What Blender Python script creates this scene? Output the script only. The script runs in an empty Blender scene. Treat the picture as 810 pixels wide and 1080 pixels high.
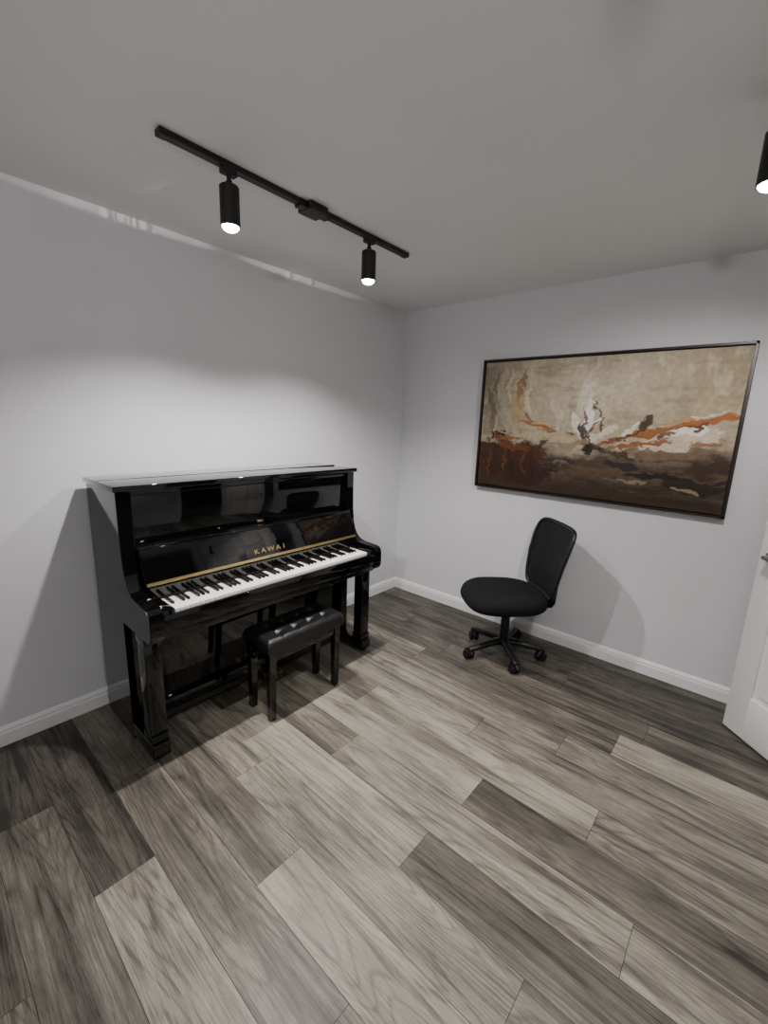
import bpy, bmesh, math, random
import numpy as np
from mathutils import Vector, Matrix
random.seed(7)
COL=bpy.context.scene.collection
H=2.44; RX=3.14; FY=-4.3

# ------------------------------------------------------------ materials
def mat_new(name):
    m=bpy.data.materials.new(name); m.use_nodes=True
    nt=m.node_tree; b=nt.nodes['Principled BSDF']
    return m,nt,b
def mat_basic(name,col,rough=.5,metal=0,coat=0,noise=.06,nscale=30,bump=0,bscale=200,spec=.5):
    m,nt,b=mat_new(name)
    tc=nt.nodes.new('ShaderNodeTexCoord')
    n=nt.nodes.new('ShaderNodeTexNoise'); n.inputs['Scale'].default_value=nscale; n.inputs['Detail'].default_value=4
    nt.links.new(tc.outputs['Object'],n.inputs['Vector'])
    r=nt.nodes.new('ShaderNodeValToRGB')
    r.color_ramp.elements[0].position=.3; r.color_ramp.elements[1].position=.7
    r.color_ramp.elements[0].color=[c*(1-noise) for c in col]+[1]
    r.color_ramp.elements[1].color=[min(1,c*(1+noise)) for c in col]+[1]
    nt.links.new(n.outputs['Fac'],r.inputs['Fac']); nt.links.new(r.outputs['Color'],b.inputs['Base Color'])
    b.inputs['Roughness'].default_value=rough; b.inputs['Metallic'].default_value=metal
    b.inputs['Coat Weight'].default_value=coat; b.inputs['Coat Roughness'].default_value=.02
    b.inputs['Specular IOR Level'].default_value=spec
    if bump:
        n2=nt.nodes.new('ShaderNodeTexNoise'); n2.inputs['Scale'].default_value=bscale; n2.inputs['Detail'].default_value=3
        nt.links.new(tc.outputs['Object'],n2.inputs['Vector'])
        bp=nt.nodes.new('ShaderNodeBump'); bp.inputs['Strength'].default_value=bump; bp.inputs['Distance'].default_value=.002
        nt.links.new(n2.outputs['Fac'],bp.inputs['Height']); nt.links.new(bp.outputs['Normal'],b.inputs['Normal'])
    return m
M_wall=mat_basic('wall_paint',(.71,.71,.738),.75,noise=.012,nscale=3,bump=.25,bscale=260,spec=.25)
M_ceil=mat_basic('ceiling_paint',(.80,.80,.80),.85,noise=.01,nscale=3,bump=.15,bscale=300,spec=.2)
M_trim=mat_basic('white_trim_paint',(.86,.86,.86),.35,noise=.01)
M_door=mat_basic('white_door_paint',(.84,.84,.84),.4,noise=.01)
M_black=mat_basic('polished_ebony',(.002,.002,.0023),.035,noise=.1,coat=.3)
M_blacksat=mat_basic('satin_black',(.006,.006,.007),.35,noise=.1)
M_interior=mat_basic('piano_back_wood',(.02,.018,.016),.6)
M_white=mat_basic('ivory_white_key',(.82,.81,.77),.25,noise=.01)
M_bkey=mat_basic('black_key',(.004,.004,.004),.3)
M_brass=mat_basic('polished_brass',(.78,.60,.28),.28,metal=1)
M_felt=mat_basic('dark_felt',(.02,.006,.007),.9)
M_leather=mat_basic('black_leather',(.010,.010,.011),.30,noise=.15,bump=.5,bscale=350)
M_fabric=mat_basic('black_fabric',(.008,.008,.009),.9,noise=.25,nscale=250,bump=.8,bscale=700,spec=.2)
M_plastic=mat_basic('black_plastic',(.005,.005,.006),.42,noise=.1,bump=.2,bscale=500)
M_chrome=mat_basic('satin_nickel',(.45,.44,.42),.28,metal=1)
M_track=mat_basic('matte_black_metal',(.005,.005,.005),.45,noise=.1)
M_frame=mat_basic('dark_walnut_frame',(.018,.010,.008),.35,noise=.3,nscale=25)
M_hall=mat_basic('hall_paint',(.30,.30,.31),.8)

def mat_mesh():
    m,nt,b=mat_new('black_back_mesh')
    b.inputs['Base Color'].default_value=(.007,.007,.008,1); b.inputs['Roughness'].default_value=.8
    b.inputs['Specular IOR Level'].default_value=.3
    tc=nt.nodes.new('ShaderNodeTexCoord')
    v=nt.nodes.new('ShaderNodeTexVoronoi'); v.inputs['Scale'].default_value=230
    nt.links.new(tc.outputs['Object'],v.inputs['Vector'])
    mr=nt.nodes.new('ShaderNodeMath'); mr.operation='GREATER_THAN'; mr.inputs[1].default_value=.20
    nt.links.new(v.outputs['Distance'],mr.inputs[0])
    ma=nt.nodes.new('ShaderNodeMath'); ma.operation='MAXIMUM'; ma.inputs[1].default_value=.6
    nt.links.new(mr.outputs[0],ma.inputs[0]); nt.links.new(ma.outputs[0],b.inputs['Alpha'])
    return m
M_mesh=mat_mesh()
def mat_emit(name,col,s):
    m,nt,b=mat_new(name)
    b.inputs['Base Color'].default_value=(1,1,1,1)
    b.inputs['Emission Color'].default_value=(*col,1); b.inputs['Emission Strength'].default_value=s
    return m
M_bulb=mat_emit('lit_lamp_face',(1,.96,.88),60)

def mat_floor():
    m,nt,b=mat_new('grey_washed_oak_planks')
    N=nt.nodes.new; Lk=nt.links.new
    at=N('ShaderNodeAttribute'); at.attribute_name='plank'
    sep=N('ShaderNodeSeparateColor'); Lk(at.outputs['Color'],sep.inputs[0])
    tc=N('ShaderNodeTexCoord')
    comb=N('ShaderNodeCombineXYZ')
    for i,(o,k) in enumerate((('Green',37.),('Blue',53.))):
        mm=N('ShaderNodeMath'); mm.operation='MULTIPLY'; mm.inputs[1].default_value=k
        Lk(sep.outputs[o],mm.inputs[0]); Lk(mm.outputs[0],comb.inputs[i])
    Lk(mm.outputs[0],comb.inputs[2])
    add=N('ShaderNodeVectorMath'); add.operation='ADD'
    Lk(tc.outputs['Object'],add.inputs[0]); Lk(comb.outputs[0],add.inputs[1])
    def stretched(sx,sy,scale,detail,rough,dist):
        mp=N('ShaderNodeVectorMath'); mp.operation='MULTIPLY'; mp.inputs[1].default_value=(sx,sy,1)
        Lk(add.outputs[0],mp.inputs[0])
        n=N('ShaderNodeTexNoise'); n.inputs['Scale'].default_value=scale; n.inputs['Detail'].default_value=detail
        n.inputs['Roughness'].default_value=rough; n.inputs['Distortion'].default_value=dist
        Lk(mp.outputs[0],n.inputs['Vector']); return n
    big=stretched(.8,4.5,1.8,3,.5,.5)
    fine=stretched(2.6,120,2.4,4,.7,0)
    streak=stretched(.8,22,1.6,4,.6,.15)
    cloud=stretched(2.5,5,2.0,4,.55,.4)
    pore=stretched(14,230,2.0,2,.5,0)
    ring0=stretched(.42,3.8,1.3,1.5,.4,.15)
    mul=N('ShaderNodeMath'); mul.operation='MULTIPLY'; mul.inputs[1].default_value=30; Lk(ring0.outputs['Fac'],mul.inputs[0])
    fr=N('ShaderNodeMath'); fr.operation='PINGPONG'; fr.inputs[1].default_value=.5; Lk(mul.outputs[0],fr.inputs[0])
    base=N('ShaderNodeValToRGB')
    e=base.color_ramp.elements; e[0].position=0; e[0].color=(.024,.0212,.0182,1); e[1].position=1; e[1].color=(.37,.335,.275,1)
    mid=base.color_ramp.elements.new(.5); mid.color=(.128,.1135,.0945,1)
    def lin(out,a,bb,f0=.3,f1=.7):
        mr=N('ShaderNodeMapRange'); mr.inputs['From Min'].default_value=f0; mr.inputs['From Max'].default_value=f1
        mr.inputs['To Min'].default_value=a; mr.inputs['To Max'].default_value=bb; mr.clamp=True
        Lk(out,mr.inputs['Value']); return mr.outputs[0]
    def addn(a,b_):
        s=N('ShaderNodeMath'); s.operation='ADD'; Lk(a,s.inputs[0]); Lk(b_,s.inputs[1]); return s.outputs[0]
    t=addn(sep.outputs['Red'],lin(big.outputs['Fac'],-.15,.12,.36,.64))
    t=addn(t,lin(cloud.outputs['Fac'],-.09,.09))
    t=addn(t,lin(streak.outputs['Fac'],-.21,.06,.34,.50))
    t=addn(t,lin(fine.outputs['Fac'],-.12,.10,.38,.62))
    t=addn(t,lin(pore.outputs['Fac'],-.10,.04,.35,.5))
    t=addn(t,lin(fr.outputs[0],-.14,.03,0,.22))
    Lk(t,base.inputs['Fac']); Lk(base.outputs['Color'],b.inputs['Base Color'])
    b.inputs['Roughness'].default_value=.42; b.inputs['Specular IOR Level'].default_value=.35
    bp=N('ShaderNodeBump'); bp.inputs['Strength'].default_value=.2; bp.inputs['Distance'].default_value=.001
    Lk(fine.outputs['Fac'],bp.inputs['Height']); Lk(bp.outputs['Normal'],b.inputs['Normal'])
    return m
M_floor=mat_floor()
M_seam=mat_basic('plank_seam',(.012,.010,.009),.8)

def mat_canvas():
    m,nt,b=mat_new('oil_on_canvas')
    N=nt.nodes.new; Lk=nt.links.new
    at=N('ShaderNodeAttribute'); at.attribute_name='paint'
    Lk(at.outputs['Color'],b.inputs['Base Color'])
    tc=N('ShaderNodeTexCoord')
    n=N('ShaderNodeTexNoise'); n.inputs['Scale'].default_value=40; n.inputs['Detail'].default_value=8
    mp=N('ShaderNodeVectorMath'); mp.operation='MULTIPLY'; mp.inputs[1].default_value=(1,1,3)
    Lk(tc.outputs['Object'],mp.inputs[0]); Lk(mp.outputs[0],n.inputs['Vector'])
    bp=N('ShaderNodeBump'); bp.inputs['Strength'].default_value=.4; bp.inputs['Distance'].default_value=.002
    Lk(n.outputs['Fac'],bp.inputs['Height']); Lk(bp.outputs['Normal'],b.inputs['Normal'])
    b.inputs['Roughness'].default_value=.5; b.inputs['Specular IOR Level'].default_value=.3
    return m
M_canvas=mat_canvas()

# ------------------------------------------------------------ mesh helpers
def finish(bm,name,mat,parent=None,origin=(0,0,0),smooth=True,angle=35,mats=None):
    bmesh.ops.recalc_face_normals(bm,faces=bm.faces)
    bmesh.ops.translate(bm,verts=bm.verts,vec=-Vector(origin))
    me=bpy.data.meshes.new(name); bm.to_mesh(me); bm.free()
    for mm in (mats or [mat]): me.materials.append(mm)
    if smooth:
        me.polygons.foreach_set('use_smooth',[True]*len(me.polygons))
        me.set_sharp_from_angle(angle=math.radians(angle))
    ob=bpy.data.objects.new(name,me); COL.objects.link(ob)
    if parent is not None: ob.parent=parent
    return ob
def merge(bm,src):
    me=bpy.data.meshes.new('tmp'); src.to_mesh(me); src.free(); bm.from_mesh(me); bpy.data.meshes.remove(me)
def box(bm,x0,x1,y0,y1,z0,z1,bev=0.0,seg=2):
    b=bmesh.new(); bmesh.ops.create_cube(b,size=1)
    for v in b.verts:
        v.co=Vector(((x0+x1)/2+v.co.x*(x1-x0),(y0+y1)/2+v.co.y*(y1-y0),(z0+z1)/2+v.co.z*(z1-z0)))
    if bev: bmesh.ops.bevel(b,geom=b.edges[:],offset=bev,segments=seg,affect='EDGES',profile=.5)
    merge(bm,b)
def cyl(bm,p0,p1,r0,r1=None,seg=24,bev=0):
    r1=r0 if r1 is None else r1
    p0=Vector(p0);p1=Vector(p1);d=p1-p0
    b=bmesh.new(); bmesh.ops.create_cone(b,cap_ends=True,segments=seg,radius1=r0,radius2=r1,depth=d.length)
    if bev: bmesh.ops.bevel(b,geom=[e for e in b.edges if len(e.link_faces)==2 and any(len(f.verts)>4 for f in e.link_faces)],offset=bev,segments=2,affect='EDGES')
    q=Vector((0,0,1)).rotation_difference(d.normalized()).to_matrix().to_4x4()
    bmesh.ops.transform(b,matrix=Matrix.Translation((p0+p1)/2)@q,verts=b.verts); merge(bm,b)
def sph(bm,c,r,sc=(1,1,1)):
    b=bmesh.new(); bmesh.ops.create_uvsphere(b,u_segments=16,v_segments=10,radius=r)
    for v in b.verts: v.co=Vector((v.co.x*sc[0]+c[0],v.co.y*sc[1]+c[1],v.co.z*sc[2]+c[2]))
    merge(bm,b)
def prism(bm,pts,y0,y1,bev=0):
    b=bmesh.new()
    vs=[b.verts.new((x,y0,z)) for x,z in pts]; vec=Vector((0,y1-y0,0))
    f=b.faces.new(vs); r=bmesh.ops.extrude_face_region(b,geom=[f])
    bmesh.ops.translate(b,verts=[v for v in r['geom'] if isinstance(v,bmesh.types.BMVert)],vec=vec)
    bmesh.ops.recalc_face_normals(b,faces=b.faces)
    if bev: bmesh.ops.bevel(b,geom=b.edges[:],offset=bev,segments=2,affect='EDGES',clamp_overlap=True)
    merge(bm,b)
def tube(bm,pts,rad,closed=False,seg=10,flat=1.0):
    pts=[Vector(p) for p in pts]; n=len(pts); rings=[]
    if not hasattr(rad,'__len__'): rad=[rad]*n
    up=None
    for i in range(n):
        a=pts[(i-1)%n] if (closed or i>0) else pts[i]; c=pts[(i+1)%n] if (closed or i<n-1) else pts[i]
        t=(c-a).normalized()
        if up is None: up=Vector((0,0,1)) if abs(t.z)<.9 else Vector((1,0,0))
        s=t.cross(up).normalized(); u=s.cross(t).normalized(); up=u
        rings.append([bm.verts.new(pts[i]+(s*math.cos(2*math.pi*k/seg)+u*math.sin(2*math.pi*k/seg)*flat)*rad[i]) for k in range(seg)])
    for i in range(n if closed else n-1):
        A=rings[i];B=rings[(i+1)%n]
        for k in range(seg): bm.faces.new((A[k],A[(k+1)%seg],B[(k+1)%seg],B[k]))
    if not closed:
        bm.faces.new(rings[0]); bm.faces.new(rings[-1][::-1])
def empty(name,loc,label,cat,rotz=0,group=None):
    e=bpy.data.objects.new(name,None); e.location=loc; e.rotation_euler=(0,0,rotz); e.empty_display_size=.1
    COL.objects.link(e); e['label']=label; e['category']=cat
    if group: e['group']=group
    return e
def struct(o): o['kind']='structure'; return o

# ------------------------------------------------------------ room shell
HX=4.3
DY0,DY1,DH=-1.70,-.87,2.06
def shell(name,boxes,mat):
    bm=bmesh.new()
    for b in boxes: box(bm,*b)
    return struct(finish(bm,name,mat,smooth=False))
shell('wall_left',[(-.1,0,FY-.1,.1,0,H)],M_wall)
shell('wall_back',[(0,HX,0,.1,0,H)],M_wall)
shell('wall_front',[(0,HX,FY-.1,FY,0,H)],M_wall)
shell('wall_right',[(RX,RX+.11,DY1,0,0,H),(RX,RX+.11,FY,DY0,0,H),(RX,RX+.11,DY0,DY1,DH,H)],M_wall)
shell('wall_hallway',[(HX,HX+.1,FY-.1,.1,0,H)],M_hall)
shell('ceiling',[(-.1,HX+.1,FY-.1,.1,H,H+.1)],M_ceil)
def bb(name,a,b,nrm):
    a=Vector(a);b=Vector(b);n=Vector(nrm); bm=bmesh.new()
    prof=[(0,0),(.015,0),(.015,.062),(.012,.068),(.012,.078),(.007,.088),(.004,.094),(0,.094)]
    A=[bm.verts.new(a+n*p+Vector((0,0,q))) for p,q in prof]; B=[bm.verts.new(b+n*p+Vector((0,0,q))) for p,q in prof]
    k=len(prof)
    for i in range(k): bm.faces.new((A[i],A[(i+1)%k],B[(i+1)%k],B[i]))
    bm.faces.new(A[::-1]); bm.faces.new(B)
    return struct(finish(bm,name,M_trim,smooth=False))
bb('baseboard_left',(0,0,0),(0,FY,0),(1,0,0))
bb('baseboard_back',(0,0,0),(RX,0,0),(0,-1,0))
bb('baseboard_right',(RX,0,0),(RX,DY1+.07,0),(-1,0,0))
bb('baseboard_front',(0,FY,0),(RX,FY,0),(0,1,0))
bm=bmesh.new()
box(bm,RX-.018,RX,DY1,DY1+.07,0,DH+.07,.004); box(bm,RX-.018,RX,DY0-.07,DY0,0,DH+.07,.004); box(bm,RX-.018,RX,DY0,DY1,DH,DH+.07,.004)
box(bm,RX,RX+.11,DY1-.015,DY1,0,DH,.002); box(bm,RX,RX+.11,DY0,DY0+.015,0,DH,.002); box(bm,RX,RX+.11,DY0,DY1,DH-.015,DH,.002)
struct(finish(bm,'trim_1',M_trim))

# floor planks
W=.185; LEN=1.22
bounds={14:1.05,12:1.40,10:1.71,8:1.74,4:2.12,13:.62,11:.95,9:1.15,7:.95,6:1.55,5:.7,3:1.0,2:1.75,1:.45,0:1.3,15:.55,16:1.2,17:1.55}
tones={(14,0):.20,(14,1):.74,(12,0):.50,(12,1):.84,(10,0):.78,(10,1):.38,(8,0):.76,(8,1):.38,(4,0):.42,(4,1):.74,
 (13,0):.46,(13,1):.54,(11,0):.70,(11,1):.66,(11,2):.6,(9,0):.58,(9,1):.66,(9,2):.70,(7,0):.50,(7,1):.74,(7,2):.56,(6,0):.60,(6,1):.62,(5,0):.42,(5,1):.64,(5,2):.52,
 (3,0):.34,(3,1):.40,(2,0):.28,(2,1):.30,(1,0):.22,(1,1):.24,(0,0):.24,(0,1):.26,(1,2):.24,(2,2):.3,(3,2):.42,(15,0):.22,(15,1):.44,(16,0):.36,(16,1):.38}  # rows along the back wall darkened: light fall-off painted into plank tone
bm=bmesh.new(); cl=bm.loops.layers.float_color.new('plank')
f=bm.faces.new([bm.verts.new(c) for c in ((-.1,FY-.1,-.0015),(HX+.1,FY-.1,-.0015),(HX+.1,.1,-.0015),(-.1,.1,-.0015))]); f.material_index=1
f=bm.faces.new([bm.verts.new(c) for c in ((-.1,.1,-.05),(HX+.1,.1,-.05),(HX+.1,FY-.1,-.05),(-.1,FY-.1,-.05))]); f.material_index=1
g=.0008
for r in range(0,25):
    y1=-r*W; y0=y1-W
    b0=bounds.get(r,random.uniform(0,LEN)); 
    k0=0
    while b0-LEN*k0>0: k0+=1
    xs=[b0+LEN*(j-k0) for j in range(0,8)]
    for j in range(7):
        a=max(xs[j],0);c=min(xs[j+1],HX)
        if c-a<.01: continue
        idx=j-(k0-1)
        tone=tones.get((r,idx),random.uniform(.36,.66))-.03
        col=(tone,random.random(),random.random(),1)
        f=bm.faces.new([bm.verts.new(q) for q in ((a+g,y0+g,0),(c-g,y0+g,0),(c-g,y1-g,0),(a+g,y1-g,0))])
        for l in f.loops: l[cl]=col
fl=struct(finish(bm,'floor',None,mats=[M_floor,M_seam],smooth=False))

# ------------------------------------------------------------ door leaf (open)
def build_door():
    free=Vector((2.51,-.27,0)); d=Vector((.707,-.707,0)); Wd=.80; Hd=2.03; th=.035
    bm=bmesh.new(); z0=.012
    st=.115; ms=.10
    xs=[0,st,(Wd-ms)/2,(Wd+ms)/2,Wd-st,Wd]; zs=[z0,.24,.80,.93,1.60,1.70,1.92,Hd]
    box(bm,0,st,0,th,z0,Hd,.002); box(bm,Wd-st,Wd,0,th,z0,Hd,.002); 
    for a,b in ((zs[0],zs[1]),(zs[2],zs[3]),(zs[4],zs[5]),(zs[6],zs[7])): box(bm,st-.001,Wd-st+.001,0,th,a,b,.001)
    box(bm,xs[2],xs[3],0,th,z0,Hd,.001)
    for (xa,xb) in ((xs[1],xs[2]),(xs[3],xs[4])):
        for a,b in ((zs[1],zs[2]),(zs[3],zs[4]),(zs[5],zs[6])):
            box(bm,xa-.005,xb+.005,.009,th-.009,a-.005,b+.005)
            box(bm,xa+.03,xb-.03,.003,th-.003,a+.03,b-.03,.006,1)
    ob=struct(finish(bm,'door_1',M_door))
    ob.location=free; ob.rotation_euler=(0,0,math.atan2(d.y,d.x))
    bm=bmesh.new()
    for s,y in ((-1,0),(1,th)):
        cyl(bm,(.065,y,.96),(.065,y+s*.012,.96),.027)
        cyl(bm,(.065,y,.96),(.065,y+s*.05,.96),.010)
        tube(bm,[(.065,y+s*.05,.96),(.10,y+s*.055,.962),(.15,y+s*.052,.96),(.175,y+s*.048,.958)],[.010,.0095,.009,.007])
    h=finish(bm,'door_handle',M_chrome,parent=ob); h['label']='satin nickel lever handle'
    bm=bmesh.new()
    for z in (.2,1.0,1.82): cyl(bm,(Wd+.004,th+.004,z-.045),(Wd+.004,th+.004,z+.045),.006)
    finish(bm,'hinge',M_chrome,parent=ob)
build_door()

# ------------------------------------------------------------ painting
def vnoise(u,v,fx,fy,seed):
    r=np.random.RandomState(seed); nx,ny=int(fx)+3,int(fy)+3; g=r.rand(ny,nx)
    x=u*fx;y=v*fy;xi=np.clip(np.floor(x).astype(int),0,nx-2);yi=np.clip(np.floor(y).astype(int),0,ny-2);a=x-xi;b=y-yi
    a=a*a*(3-2*a);b=b*b*(3-2*b)
    return (g[yi,xi]*(1-a)+g[yi,xi+1]*a)*(1-b)+(g[yi+1,xi]*(1-a)+g[yi+1,xi+1]*a)*b
def fbm(u,v,fx,fy,seed,o=4):
    s=0;A=.5;t=0
    for i in range(o): s=s+A*vnoise(u,v,fx*2**i,fy*2**i,seed+i);t+=A;A*=.55
    return s/t
def srgb(c): return [((x/255+.055)/1.055)**2.4 if x>10 else x/255/12.92 for x in c]
def build_painting():
    x0,x1,z0,z1=.789,2.3405,1.070,2.000
    P=empty('framed_painting',((x0+x1)/2,-.02,z0),'large abstract oil painting in earthy tones with thin dark frame','painting')
    O=P.location
    fw=.014
    bm=bmesh.new()
    for b in ((x0,x1,z0,z0+fw),(x0,x1,z1-fw,z1),(x0,x0+fw,z0,z1),(x1-fw,x1,z0,z1)):
        box(bm,b[0],b[1],-.045,-.004,b[2],b[3],.0015,1)
    box(bm,x0+.005,x1-.005,-.012,-.004,z0+.005,z1-.005)
    finish(bm,'frame',M_frame,parent=P,origin=O)
    ca,cb,cc,cd=x0+fw+.006,x1-fw-.006,z0+fw+.006,z1-fw-.006
    nx,ny=460,280
    u,v=np.meshgrid(np.linspace(0,1,nx),np.linspace(0,1,ny))
    wu=u+.05*(fbm(u,v,5,5,11)-.5)+.04*(fbm(u,v,18,10,31)-.5)+.015*(fbm(u,v,60,60,35,2)-.5)
    wv=v+.10*(fbm(u,v,5,4,21)-.5)+.07*(fbm(u,v,14,16,41)-.5)+.03*(fbm(u,v,50,50,45,2)-.5)
    C=np.zeros((ny,nx,3)); 
    def S(c): return np.array(srgb([min(255,q) for q in c]))
    def ss(e0,e1,x): t=np.clip((x-e0)/(e1-e0),0,1); return t*t*(3-2*t)
    def mix(a,c):
        nonlocal C; a=np.clip(a,0,1)[...,None]; C=C*(1-a)+S(c)*a
    C[:]=S((174,161,138))
    mix(.8*np.exp(-((wu-.45)/.26)**2-((wv-.25)/.38)**2),(206,194,170))
    mix(.8*ss(.20,.0,wu)*ss(.75,.2,wv),(130,121,108))
    mix(.65*ss(.68,1.0,wu)*ss(.55,.1,wv),(148,124,86))
    mix(.5*ss(.45,.75,fbm(u,v,3,9,51)),(188,168,134)); mix(.4*ss(.5,.8,fbm(u,v,12,3,61)),(132,118,98))
    mix(.4*ss(.5,.7,fbm(u,v,30,8,65)),(212,200,176)); mix(.35*ss(.52,.75,fbm(u,v,9,26,68)),(122,104,80))
    edge=.645+.05*np.sin(u*5)+.06*(fbm(u,v,6,2,71)-.5)+.05*(fbm(u,v,20,6,75)-.5)
    mix(ss(-.05,.07,wv-edge)*.95,(74,58,46))
    mix(ss(.80,.97,wv)*.8,(48,36,29))
    mix(.6*ss(.45,.72,fbm(u,v,4,26,81))*ss(.6,.72,wv)*ss(1,.8,wv),(106,86,66)); mix(.6*ss(.5,.72,fbm(u,v,8,40,85))*ss(.62,.75,wv),(44,34,30))
    mix(.45*ss(.55,.75,fbm(u,v,6,30,88))*ss(.60,.7,wv)*ss(.9,.7,wv),(128,120,108))
    def stroke(cx,cy,L,Wd,ang,col,al=.95,seed=0,rag=1.1):
        a=math.radians(ang); asp=1.66
        dx=(wu-cx)*asp; dy=(wv-cy); s=dx*math.cos(a)+dy*math.sin(a); t=-dx*math.sin(a)+dy*math.cos(a)
        n=fbm(np.clip((s+1.5)/3,0,1),np.clip((t+1.5)/3,0,1),18,200,100+seed,3)
        n2=fbm(u,v,16,10,300+seed,3)
        d=(np.abs(s/L)**2.5+np.abs(t/Wd)**2)
        mix(al*ss(1.05,.65,d+rag*(n-.5)*1.7+(n2-.5)*1.2),col)
    stroke(.13,.78,.32,.18,2,(66,38,28),.95,1); stroke(.20,.86,.28,.10,0,(50,30,25),.9,2)
    stroke(.08,.60,.035,.09,80,(34,24,20),.95,3); stroke(.12,.62,.11,.032,-8,(140,90,48),.9,4); stroke(.16,.68,.13,.024,5,(112,64,36),.85,5)
    for i,xx in enumerate((.05,.08,.11,.14,.17,.20,.23,.27)): stroke(xx,.80,.12,.010,90,((98,60,36),(36,22,18),(64,34,25))[i%3],.8,6+i,.8)
    stroke(.30,.70,.08,.07,30,(80,46,30),.8,15); stroke(.34,.80,.14,.04,-5,(50,38,32),.8,16)
    stroke(.26,.79,.05,.05,0,(66,32,26),.7,17); stroke(.31,.64,.06,.03,-50,(44,30,25),.85,18)
    stroke(.19,.22,.16,.014,92,(156,110,60),.75,19); stroke(.205,.14,.07,.010,88,(116,66,36),.75,20); stroke(.225,.30,.14,.016,94,(224,208,176),.75,21)
    stroke(.10,.28,.22,.03,90,(184,173,152),.6,22); stroke(.14,.18,.16,.018,90,(208,196,172),.65,23)
    stroke(.04,.4,.25,.025,90,(104,96,86),.7,24); stroke(.07,.15,.12,.012,90,(96,86,76),.6,25)
    stroke(.17,.38,.12,.06,100,(194,164,114),.6,26); stroke(.27,.50,.15,.018,5,(168,114,64),.95,27); stroke(.22,.44,.09,.012,40,(146,90,50),.75,28); stroke(.33,.54,.10,.014,-10,(132,92,60),.8,29)
    stroke(.30,.58,.25,.035,0,(192,175,146),.7,30); stroke(.36,.40,.12,.03,70,(220,208,186),.6,31); stroke(.28,.49,.06,.007,0,(224,190,132),.8,32)
    stroke(.47,.28,.20,.045,100,(220,211,194),.75,33); stroke(.50,.45,.15,.034,80,(242,238,230),.95,34); stroke(.46,.50,.11,.026,60,(236,230,218),.9,35)
    stroke(.55,.55,.12,.026,-35,(226,218,204),.9,36); stroke(.50,.58,.10,.035,70,(44,34,30),.9,37); stroke(.535,.63,.09,.026,10,(44,34,30),.9,38)
    stroke(.485,.43,.11,.008,75,(106,40,28),.85,39,.6); stroke(.52,.52,.11,.008,110,(112,46,30),.85,40,.6); stroke(.53,.38,.08,.007,60,(60,40,34),.8,41,.6)
    stroke(.52,.46,.06,.014,-40,(248,245,240),.9,42); stroke(.42,.62,.18,.026,-8,(152,130,102),.8,43); stroke(.58,.60,.09,.014,-20,(140,76,42),.9,44)
    stroke(.44,.55,.05,.012,30,(52,38,32),.8,45); stroke(.56,.48,.05,.010,70,(44,34,30),.85,46)
    stroke(.80,.57,.34,.060,-10,(214,200,178),.9,47); stroke(.70,.60,.17,.028,-14,(144,88,48),.95,48); stroke(.76,.50,.18,.030,-12,(154,94,50),.95,49)
    stroke(.92,.43,.16,.028,-12,(162,94,46),.97,50); stroke(.72,.46,.08,.042,-60,(58,38,28),.9,51); stroke(.66,.54,.08,.020,-30,(104,60,34),.9,52)
    stroke(.85,.50,.13,.018,-14,(238,230,216),.95,53); stroke(.92,.56,.12,.018,-6,(134,80,46),.8,54); stroke(.66,.50,.06,.018,-40,(236,228,212),.9,55)
    stroke(.79,.53,.06,.020,-20,(60,34,24),.85,56); stroke(.88,.46,.08,.010,-12,(80,42,26),.85,57); stroke(.83,.42,.10,.012,-16,(194,140,84),.85,58)
    stroke(.80,.65,.30,.034,-3,(122,100,80),.85,59); stroke(.92,.38,.10,.012,-14,(226,208,180),.8,60); stroke(.62,.66,.10,.02,5,(58,44,36),.8,61)
    stroke(.76,.80,.17,.026,3,(30,29,32),.95,62); stroke(.90,.84,.16,.05,-4,(38,30,26),.9,63); stroke(.94,.72,.12,.07,-6,(58,40,30),.8,64)
    stroke(.66,.74,.13,.024,4,(48,45,46),.9,65); stroke(.70,.84,.09,.011,2,(140,122,100),.8,66); stroke(.62,.86,.07,.012,0,(86,96,104),.75,67)
    stroke(.88,.87,.05,.012,0,(156,136,108),.75,68); stroke(.40,.77,.06,.014,0,(112,108,102),.8,69); stroke(.50,.80,.3,.02,2,(80,66,52),.6,70)
    C*= (.78+.44*fbm(u,v,90,50,91,3))[...,None]
    X=ca+(cb-ca)*u-O.x; Z=cd-(cd-cc)*v-O.z; Yy=np.full_like(X,-.034-O.y)
    co=np.stack([X,Yy,Z],-1).reshape(-1,3)
    idx=np.arange(nx*ny).reshape(ny,nx)
    q=np.stack([idx[1:,:-1],idx[1:,1:],idx[:-1,1:],idx[:-1,:-1]],-1).reshape(-1,4)
    me=bpy.data.meshes.new('canvas'); me.from_pydata(co.tolist(),[],q.tolist()); 
    ca_=me.color_attributes.new('paint','FLOAT_COLOR','POINT')
    ca_.data.foreach_set('color',np.concatenate([C.reshape(-1,3),np.ones((nx*ny,1))],1).astype(np.float32).ravel())
    me.materials.append(M_canvas)
    ob=bpy.data.objects.new('canvas',me); COL.objects.link(ob); ob.parent=P
build_painting()

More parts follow.
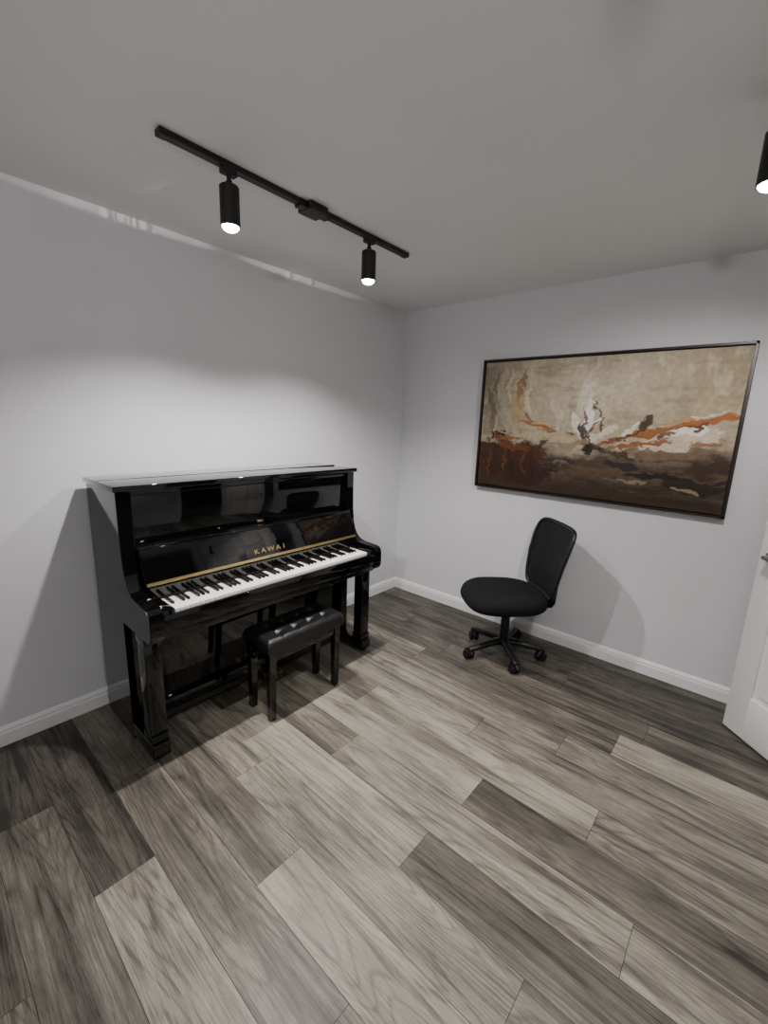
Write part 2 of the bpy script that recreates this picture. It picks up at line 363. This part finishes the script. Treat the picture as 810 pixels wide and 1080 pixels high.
# ------------------------------------------------------------ track lights
def spot(name,parent,O,loc,target,energy,size,blend,soft,col=(1,.965,.92),scale=(1,1,1),gobo=0):
    L=bpy.data.lights.new(name,'SPOT'); L.energy=energy; L.color=col; L.spot_size=math.radians(size); L.spot_blend=blend; L.shadow_soft_size=soft
    if gobo:   # noise breaks up the added streak of light
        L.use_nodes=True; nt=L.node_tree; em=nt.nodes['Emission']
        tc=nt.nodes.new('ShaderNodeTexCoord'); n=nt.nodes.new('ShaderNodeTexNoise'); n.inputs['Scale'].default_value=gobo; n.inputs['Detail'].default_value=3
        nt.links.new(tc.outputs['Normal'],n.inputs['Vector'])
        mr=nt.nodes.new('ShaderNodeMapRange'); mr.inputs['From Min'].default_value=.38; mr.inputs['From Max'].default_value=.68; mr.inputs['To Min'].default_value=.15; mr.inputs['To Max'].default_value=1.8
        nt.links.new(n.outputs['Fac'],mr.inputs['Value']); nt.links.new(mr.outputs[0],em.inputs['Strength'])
    lo=bpy.data.objects.new(name,L); COL.objects.link(lo); lo.parent=parent; lo.location=Vector(loc)-Vector(O)
    d=(Vector(target)-Vector(loc)).normalized(); z=-d
    x=Vector((0,1,0)); 
    if abs(z.y)>.9: x=Vector((1,0,0))
    x=(x-z*x.dot(z)).normalized(); y=z.cross(x)
    lo.rotation_euler=Matrix((x,y,z)).transposed().to_euler(); lo.scale=scale
    return lo
def build_track(x,y0,y1,heads,yc,label,added_glow=0):
    P=empty('track_light',(x,(y0+y1)/2,H),label,'track light',group='ceiling track lights'); O=P.location
    bm=bmesh.new()
    box(bm,x-.018,x+.018,y0,y1,H-.020,H,.002,1)
    box(bm,x-.019,x+.019,y0-.012,y0+.02,H-.022,H,.003,1); box(bm,x-.019,x+.019,y1-.02,y1+.012,H-.022,H,.003,1)
    finish(bm,'rail',M_track,parent=P,origin=O)
    bm=bmesh.new(); box(bm,x-.045,x+.045,yc-.05,yc+.05,H-.034,H,.006); box(bm,x-.022,x+.022,yc-.085,yc+.085,H-.03,H-.001,.004)
    finish(bm,'power_connector',M_track,parent=P,origin=O)
    for i,(hy,tgt,energy,shift) in enumerate(heads):
        bm=bmesh.new()
        box(bm,x-.016,x+.016,hy-.03,hy+.03,H-.04,H-.018,.003,1)
        cyl(bm,(x,hy,H-.075),(x,hy,H-.036),.008)
        box(bm,x-.010,x+.010,hy-.008,hy+.008,H-.085,H-.055,.002,1)
        finish(bm,'mounting_stem',M_track,parent=P,origin=O)
        b=bmesh.new(); seg=40; R=.036; zt=H-.075; zb=H-.212
        prof=[(0.002,zt),(R-.004,zt),(R,zt-.004),(R,zb),(R-.003,zb),(R-.003,zb+.006),(0.002,zb+.006)]
        rings=[[b.verts.new((x+r*math.cos(2*math.pi*k/seg),hy+r*math.sin(2*math.pi*k/seg),z)) for k in range(seg)] for r,z in prof]
        for A,B in zip(rings[:-1],rings[1:]):
            for k in range(seg): b.faces.new((A[k],A[(k+1)%seg],B[(k+1)%seg],B[k]))
        b.faces.new(rings[0]); b.faces.new(rings[-1][::-1])
        can=finish(b,'spotlight_head',M_track,parent=P,origin=O)
        b=bmesh.new(); sph(b,(x,hy,zb+.002),R-.005,(1,1,.6))
        lf=finish(b,'lamp_face',M_bulb,parent=can,origin=O); lf['label']='glowing warm-white lamp face'
        spot('lamp_beam',can,O,(x,hy,zb-.020),tgt or (x,hy,0),energy,132,.65,.022)
        if added_glow:
            # added spots draw a streak along the ceiling edge and a warm patch
            spot('added_ceiling_glow',can,O,(x-.05,hy,H-.07),(0,hy+shift,H-.014),added_glow,5,1,.004,(1,.97,.9),(17,1,1),gobo=6)
            spot('added_ceiling_glow',can,O,(x-.05,hy-.01,H-.07),(x-.40,hy-.10,H),added_glow*.16,9,1,.004,(1,.86,.55))
build_track(.79,-2.30,-1.01,[(-2.06,None,118,-.08),(-1.30,None,102,.18)],-1.66,'matte black ceiling track with two lit cylinder spotlights above the piano',added_glow=8)
build_track(2.335,-2.80,-1.16,[(-2.62,None,34,0),(-1.27,(2.0,-.35,0.4),74,0)],-1.95,'matte black ceiling track with lit cylinder spotlight near the doorway')

# ------------------------------------------------------------ added uplight, unseen behind the viewer, to brighten the ceiling
P=empty('added_uplight',(2.80,-3.98,0),'added uplight on a slim black stand, unseen behind the viewer','added light'); O=P.location
bm=bmesh.new(); cyl(bm,(2.80,-3.98,0),(2.80,-3.98,.02),.13,seg=40,bev=.004); finish(bm,'base',M_track,parent=P,origin=O)
bm=bmesh.new(); cyl(bm,(2.80,-3.98,.02),(2.80,-3.98,1.78),.011); finish(bm,'pole',M_track,parent=P,origin=O)
bm=bmesh.new(); seg=40; prof=[(.02,1.76),(.06,1.785),(.12,1.84),(.135,1.86),(.130,1.862),(.115,1.845),(.055,1.795),(.01,1.775)]
rings=[[bm.verts.new((2.80+r*math.cos(2*math.pi*k/seg),-3.98+r*math.sin(2*math.pi*k/seg),z)) for k in range(seg)] for r,z in prof]
for A,B in zip(rings[:-1],rings[1:]):
    for k in range(seg): bm.faces.new((A[k],A[(k+1)%seg],B[(k+1)%seg],B[k]))
bm.faces.new(rings[0]); bm.faces.new(rings[-1]); sh=finish(bm,'added_uplight_cup',M_track,parent=P,origin=O)
spot('added_ceiling_fill',sh,O,(2.80,-3.98,1.85),(2.45,-3.5,H),82,165,.9,.08,(1,.98,.96))

# ------------------------------------------------------------ piano
def build_piano():
    ya,yb=-2.425,-1.02; yc=(ya+yb)/2; T=.06
    P=empty('upright_piano',(.25,yc,0),'glossy black upright piano with open fallboard against the wall','piano'); O=P.location
    def fin(bm,name,mat=M_black,parent=P,**k): return finish(bm,name,mat,parent=parent,origin=O,**k)
    arc=[(.665,.600),(.685,.606),(.697,.622),(.702,.645),(.702,.705),(.698,.728),(.688,.742),(.670,.750)]
    curve=[(.56,.757),(.515,.768),(.485,.790),(.463,.825),(.448,.875),(.441,.94),(.438,1.0),(.437,1.203)]
    prof=[(.05,.0),(.395,.0),(.395,.600)]+arc+curve+[(.05,1.203)]
    for a,b in ((ya,ya+T),(yb-T,yb)):
        bm=bmesh.new(); prism(bm,prof,a,b,.003); fin(bm,'side_panel')
    bm=bmesh.new(); box(bm,.055,.075,ya+T,yb-T,.05,1.19)
    for i in range(5):
        y=ya+.12+i*(yb-ya-.24)/4; box(bm,.075,.14,y-.03,y+.03,.05,1.18)
    box(bm,.06,.39,ya+T,yb-T,.03,.06); fin(bm,'back_frame',M_interior)
    bm=bmesh.new(); box(bm,.045,.455,ya-.012,yb+.012,1.203,1.228,.005,3)
    lid=fin(bm,'top_lid')
    bm=bmesh.new(); cyl(bm,(.235,ya-.008,1.2275),(.235,yb+.008,1.2275),.0028,seg=8); fin(bm,'lid_hinge',M_blacksat,parent=lid)
    bm=bmesh.new(); box(bm,.395,.415,ya+T,yb-T,.958,1.200,.002)
    box(bm,.41,.425,ya+T,yb-T,1.178,1.203,.003)
    up=fin(bm,'upper_panel')
    bm=bmesh.new(); box(bm,.414,.419,yc-.018,yc+.018,.966,.978,.002); fin(bm,'lock_plate',M_brass,parent=up)
    bm=bmesh.new(); box(bm,.395,.468,ya+T,yb-T,.942,.958,.004,3); fin(bm,'music_ledge')
    A=Vector((.452,0,.938)); B=Vector((.508,0,.785)); d=(B-A).normalized(); n=Vector((-d.z,0,d.x)); 
    if n.x<0: n=-n
    t=.022
    bm=bmesh.new()
    prism(bm,[(A.x,A.z),(A.x+n.x*t,A.z+n.z*t),(B.x+n.x*t,B.z+n.z*t),(B.x,B.z)],ya+T+.002,yb-T-.002,.004)
    fb=fin(bm,'fallboard')
    def onb(s,o): p=A+d*s+n*(t+o); return p
    bm=bmesh.new(); p=onb(.040,0); q=onb(.072,0)
    prism(bm,[(p.x,p.z),(p.x+n.x*.014,p.z+n.z*.014),(q.x+n.x*.014,q.z+n.z*.014),(q.x,q.z)],yc-.33,yc+.33,.003)
    p=onb(.072,0); q=onb(.078,0)
    prism(bm,[(p.x,p.z),(p.x+n.x*.024,p.z+n.z*.024),(q.x+n.x*.024,q.z+n.z*.024),(q.x,q.z)],yc-.33,yc+.33,.002)
    fin(bm,'music_rest',M_black,parent=fb)
    bm=bmesh.new(); p=onb(.150,-.002); q=onb(.161,-.002)
    prism(bm,[(p.x,p.z),(p.x+n.x*.004,p.z+n.z*.004),(q.x+n.x*.004,q.z+n.z*.004),(q.x,q.z)],ya+T+.004,yb-T-.004,.001)
    cyl(bm,(q.x,ya+T+.004,q.z),(q.x,yb-T-.004,q.z),.0035,seg=12)
    fin(bm,'brass_hinge',M_brass,parent=fb)
    bm=bmesh.new(); prism(bm,[(.495,.735),(.530,.735),(.532,.785),(.505,.785)],ya+T,yb-T,.002)
    nb=fin(bm,'name_board')
    bm=bmesh.new(); box(bm,.515,.532,yc-.62,yc+.62,.7265,.735); fin(bm,'felt_strip',M_felt,parent=nb)
    p=onb(.118,.0008); ax=Vector((0,1,0)); ay=-d; az=ax.cross(ay)
    for i,ch in enumerate('KAWAI'):
        cu=bpy.data.curves.new('tmp','FONT'); cu.body=ch; cu.size=.034; cu.extrude=.0006; cu.align_x='CENTER'; cu.align_y='CENTER'; cu.offset=.0006
        to=bpy.data.objects.new('tmp',cu); COL.objects.link(to); bpy.context.view_layer.update()
        me=bpy.data.meshes.new_from_object(to.evaluated_get(bpy.context.evaluated_depsgraph_get())); bpy.data.objects.remove(to)
        me.materials.clear(); me.materials.append(M_brass); me.name='letter'
        off=(-.088,-.046,0,.047,.085)[i]
        M=Matrix((( ax.x*1.25,ay.x,az.x,p.x-O.x),(ax.y*1.25,ay.y,az.y,off),(ax.z,ay.z,az.z,p.z-O.z),(0,0,0,1)))
        me.transform(M); to=bpy.data.objects.new('letter',me); COL.objects.link(to); to.parent=fb; to['label']='inlaid gold letter'
    bm=bmesh.new(); box(bm,.39,.690,ya+T,yb-T,.600,.655,.004)
    kb=fin(bm,'key_bed')
    bm=bmesh.new(); box(bm,.677,.697,ya+T,yb-T,.640,.712,.004,3); fin(bm,'key_slip',parent=kb)
    KW=1.190; K0=yc-KW/2+.003; kw=KW/52
    for a,b in ((ya+T,K0-.001),(K0+KW+.001,yb-T)):
        bm=bmesh.new(); box(bm,.532,.690,a,b,.655,.735,.004); fin(bm,'key_block',parent=kb)
    bm=bmesh.new(); box(bm,.520,.672,.0006,kw-.0006,.690,.724,.0015,2)
    wk=finish(bm,'white_key',M_white,parent=kb,origin=(O.x,0,0)); wk.location=(0,K0-O.y,0)
    for i in range(1,52):
        c=wk.copy(); c.location=(0,K0+i*kw-O.y,0); c.parent=kb; COL.objects.link(c)
    bm=bmesh.new(); box(bm,.520,.617,-.0052,.0052,.715,.7355,.002,2)
    bk0=None
    for i in range(51):
        if 'ABCDEFG'[i%7] in 'ACDFG':
            if bk0 is None:
                bk0=finish(bm,'black_key',M_bkey,parent=kb,origin=(O.x,0,0)); bk0.location=(0,K0+(i+1)*kw-O.y,0)
            else:
                c=bk0.copy(); c.location=(0,K0+(i+1)*kw-O.y,0); c.parent=kb; COL.objects.link(c)
    for a in (ya+.002,yb-.074):
        bm=bmesh.new()
        box(bm,.535,.607,a,a+.072,.10,.575,.004)
        box(bm,.525,.617,a-.002,a+.074,.565,.602,.004)
        box(bm,.528,.614,a-.002,a+.074,.085,.125,.004)
        box(bm,.390,.625,a-.002,a+.074,.018,.085,.006,3)
        cyl(bm,(.595,a+.018,.016),(.595,a+.054,.016),.016,seg=16)
        fin(bm,'leg')
    bm=bmesh.new(); box(bm,.345,.365,ya+T,yb-T,.125,.600,.002); fin(bm,'lower_panel')
    bm=bmesh.new(); box(bm,.345,.385,ya+T,yb-T,.02,.122,.003); box(bm,.30,.34,ya+T,yb-T,0,.02); fin(bm,'toe_board')
    for k in (-1,0,1):
        bm=bmesh.new(); y=yc+k*.075
        tube(bm,[(.37,y,.06),(.42,y,.058),(.46,y,.05),(.485,y,.045)],[.010,.011,.020,.017],flat=.3,seg=14)
        fin(bm,'pedal',M_brass)
build_piano()

# ------------------------------------------------------------ bench
def build_bench():
    x0,x1,y0,y1=.545,.785,-1.930,-1.425; zt=.455
    cx,cy=(x0+x1)/2,(y0+y1)/2
    P=empty('piano_bench',(cx,cy,0),'black piano bench with tufted leather seat tucked at the keyboard','bench'); O=P.location
    bm=bmesh.new(); nx,ny=44,90; hx,hy=(x1-x0)/2,(y1-y0)/2
    btn=[(a*hx*.40,b*hy) for a in (-1,1) for b in (-.60,-.20,.20,.60)]
    top=[]
    for j in range(ny+1):
        row=[]
        for i in range(nx+1):
            a=-1+2*i/nx; b=-1+2*j/ny
            a=math.copysign(1-(1-abs(a))**1.4,a); b=math.copysign(1-(1-abs(b))**1.4,b)
            x=a*hx;y=b*hy
            ex=min(1,(hx-abs(x))/.03); ey=min(1,(hy-abs(y))/.03)
            z=zt+.004-.028*(1-math.sqrt(max(0,1-(1-ex)**2)))-.028*(1-math.sqrt(max(0,1-(1-ey)**2)))
            for (p,q) in btn:
                dd=math.hypot(x-p,y-q); z-=.012*math.exp(-(dd/.012)**2)+.010*math.exp(-(dd/.028)**2)
            w=min(ex,ey)
            for q in sorted(set(b_ for _,b_ in btn)): z-=.0035*w*math.exp(-((y-q)/.005)**2)
            for p in (-hx*.40,hx*.40):
                if abs(y)<hy*.60: z-=.0035*w*math.exp(-((x-p)/.005)**2)
            row.append(bm.verts.new((cx+x,cy+y,z)))
        top.append(row)
    for j in range(ny):
        for i in range(nx): bm.faces.new((top[j][i],top[j][i+1],top[j+1][i+1],top[j+1][i]))
    ring=[top[0][i] for i in range(nx+1)]+[top[j][nx] for j in range(1,ny+1)]+[top[ny][i] for i in range(nx-1,-1,-1)]+[top[j][0] for j in range(ny-1,0,-1)]
    low=[bm.verts.new((v.co.x,v.co.y,zt-.06)) for v in ring]; m=len(ring)
    for k in range(m): bm.faces.new((ring[k],low[k],low[(k+1)%m],ring[(k+1)%m]))
    bm.faces.new(low)
    seat=finish(bm,'seat_cushion',M_leather,parent=P,origin=O,angle=60)
    for (p,q) in btn:
        bm=bmesh.new(); sph(bm,(cx+p,cy+q,zt-.015),.009,(1,1,.5)); finish(bm,'button',M_leather,parent=seat,origin=O)
    bm=bmesh.new(); box(bm,x0+.003,x1-.003,y0+.003,y1-.003,zt-.072,zt-.058,.003); 
    box(bm,x0+.02,x1-.02,y0+.02,y1-.02,zt-.125,zt-.072,.003); finish(bm,'apron',M_black,parent=P,origin=O)
    for x in (x0+.035,x1-.035):
        for y in (y0+.035,y1-.035):
            b=bmesh.new(); bmesh.ops.create_cube(b,size=1)
            for v in b.verts:
                w=.021 if v.co.z>0 else .016
                v.co=Vector((x+math.copysign(w,v.co.x),y+math.copysign(w,v.co.y),zt-.07 if v.co.z>0 else 0))
            bmesh.ops.bevel(b,geom=b.edges[:],offset=.002,segments=1,affect='EDGES')
            finish(b,'leg',M_black,parent=P,origin=O)
    for y,s in ((y0+.02,-1),(y1-.02,1)):
        bm=bmesh.new(); cyl(bm,(cx,y,zt-.10),(cx,y+s*.025,zt-.10),.008); cyl(bm,(cx,y+s*.018,zt-.10),(cx,y+s*.04,zt-.10),.022,seg=28,bev=.003)
        finish(bm,'height_knob',M_blacksat,parent=P,origin=O)
build_bench()

# ------------------------------------------------------------ office chair (local front = +X)
def build_chair():
    RZ=math.radians(226)
    P=empty('office_chair',(1.31,-.415,0),'black armless office chair with mesh back and padded seat','chair',rotz=RZ)
    bm=bmesh.new()
    cyl(bm,(0,0,.065),(0,0,.125),.036,.030,seg=28,bev=.004)
    ang=[math.radians(26+72*k)-RZ for k in range(5)]
    for a in ang:
        c,s=math.cos(a),math.sin(a)
        pts=[(c*r,s*r,z) for r,z in ((.02,.098),(.10,.094),(.18,.084),(.245,.074),(.268,.068))]
        tube(bm,pts,[.032,.030,.028,.025,.020],flat=.75,seg=10)
    finish(bm,'star_base',M_plastic,parent=P,angle=50)
    bm=bmesh.new()
    for sy in (-1,1): cyl(bm,(-.016,sy*.008,.030),(-.016,sy*.030,.030),.030,seg=28,bev=.004)
    cyl(bm,(-.016,-.01,.030),(-.016,.01,.030),.010)
    tube(bm,[(-.050,0,.032),(-.040,0,.054),(-.016,0,.064),(.008,0,.057),(.018,0,.036)],.012,seg=10)
    cyl(bm,(0,0,.045),(0,0,.070),.008)
    cm=finish(bm,'caster',M_plastic,parent=P,angle=50)
    for k,a in enumerate(ang):
        o=cm if k==0 else cm.copy()
        if k: COL.objects.link(o); o.parent=P
        o.location=(.258*math.cos(a),.258*math.sin(a),0); o.rotation_euler=(0,0,a+(.9,2.4,-.6,1.7,.3)[k])
    bm=bmesh.new(); cyl(bm,(0,0,.12),(0,0,.27),.029,seg=24,bev=.002); cyl(bm,(0,0,.27),(0,0,.385),.018,seg=20)
    finish(bm,'gas_column',M_plastic,parent=P)
    bm=bmesh.new(); box(bm,-.10,.10,-.07,.07,.360,.395,.008); box(bm,-.07,.07,-.04,.04,.338,.375,.008)
    tube(bm,[(.03,-.05,.365),(.03,-.15,.362),(.03,-.20,.356)],[.005,.005,.006]); box(bm,.012,.048,-.235,-.19,.348,.360,.004)
    finish(bm,'tilt_mechanism',M_plastic,parent=P)
    bm=bmesh.new(); n=56; rings=[]
    sx,sy=.268,.272; cxs=.035
    def se(a,e): 
        c,s=math.cos(a),math.sin(a); return math.copysign(abs(c)**(2/e),c),math.copysign(abs(s)**(2/e),s)
    prof=[(.0,.460),(.35,.460),(.6,.464),(.78,.468),(.9,.465),(.97,.453),(1.0,.428),(.985,.398),(.93,.382),(.6,.376),(.0,.376)]
    for f,z in prof:
        ring=[]
        for k in range(n):
            c,s=se(2*math.pi*k/n,2.8); w=1-.06*(1-c)/2
            x=cxs+c*sx*f; y=s*sy*f*w
            dz=-.022*max(0,(x-.12)/.15)**2 if z>.41 else -.010*max(0,(x-.12)/.15)**2
            ring.append(bm.verts.new((x,y,z+dz)))
        rings.append(ring)
    for A,B in zip(rings[:-1],rings[1:]):
        for k in range(n): bm.faces.new((A[k],A[(k+1)%n],B[(k+1)%n],B[k]))
    bmesh.ops.remove_doubles(bm,verts=bm.verts,dist=1e-5)
    finish(bm,'seat',M_fabric,parent=P,angle=80)
    z0,z1=.450,.915
    def bp(t,s):
        w=.196+.046*min(1,s*1.5)-.012*max(0,s-.6)
        x=-.235-.085*s+.02*math.sin(math.pi*s)+.030*t*t
        return Vector((x,t*w,z0+(z1-z0)*s))
    def se2(a,e=8):
        c,s=se(a,e); return c,(s+1)/2
    bm=bmesh.new(); R=12; n=88; rings=[]
    for r in range(1,R+1):
        rings.append([bm.verts.new(bp(se2(2*math.pi*k/n)[0]*r/R,.5+(se2(2*math.pi*k/n)[1]-.5)*r/R)) for k in range(n)])
    bm.faces.new(rings[0])
    for A,B in zip(rings[:-1],rings[1:]):
        for k in range(n): bm.faces.new((A[k],A[(k+1)%n],B[(k+1)%n],B[k]))
    mesh=bm
    bm2=bmesh.new(); tube(bm2,[bp(*se2(2*math.pi*k/n)) for k in range(n)],.0125,closed=True,seg=10)
    fr=finish(bm2,'backrest_frame',M_plastic,parent=P,angle=60)
    finish(mesh,'backrest_mesh',M_mesh,parent=fr,angle=80)
    bm=bmesh.new()
    sec=[(.02,.365,.05),(-.10,.358,.05),(-.20,.362,.07),(-.252,.385,.12),(-.260,.44,.185),(-.262,.50,.19),(-.268,.55,.185),(-.272,.585,.15)]
    L=[]
    for x,z,w in sec:
        L.append([bm.verts.new((x+.026*(y/.19)**2*(1 if z>.4 else 0),y,z)) for y in (-w,-w/2,0,w/2,w)])
    for A,B in zip(L[:-1],L[1:]):
        for k in range(4): bm.faces.new((A[k],A[k+1],B[k+1],B[k]))
    bmesh.ops.solidify(bm,geom=bm.faces[:],thickness=.012)
    finish(bm,'back_support',M_plastic,parent=P,angle=60)
build_chair()

# ------------------------------------------------------------ world + camera
w=bpy.data.worlds.new('World'); bpy.context.scene.world=w; w.use_nodes=True
w.node_tree.nodes['Background'].inputs[0].default_value=(.5,.52,.56,1); w.node_tree.nodes['Background'].inputs[1].default_value=.3

p=[2.4357,-3.0253,1.5277,0.7107,0.2056,0.0356,453.4712]
yaw,pitch,roll=p[3:6]
f=Vector((-math.sin(yaw)*math.cos(pitch),math.cos(yaw)*math.cos(pitch),-math.sin(pitch)))
r=Vector((math.cos(yaw),math.sin(yaw),0)); u=r.cross(f)
r2=r*math.cos(roll)+u*math.sin(roll); u2=-r*math.sin(roll)+u*math.cos(roll)
cam=bpy.data.cameras.new('camera'); co=bpy.data.objects.new('camera',cam); COL.objects.link(co)
co.matrix_world=Matrix(((r2.x,u2.x,-f.x,p[0]),(r2.y,u2.y,-f.y,p[1]),(r2.z,u2.z,-f.z,p[2]),(0,0,0,1)))
cam.sensor_fit='HORIZONTAL'; cam.sensor_width=36; cam.lens=36*p[6]/810; cam.clip_start=.05
bpy.context.scene.camera=co
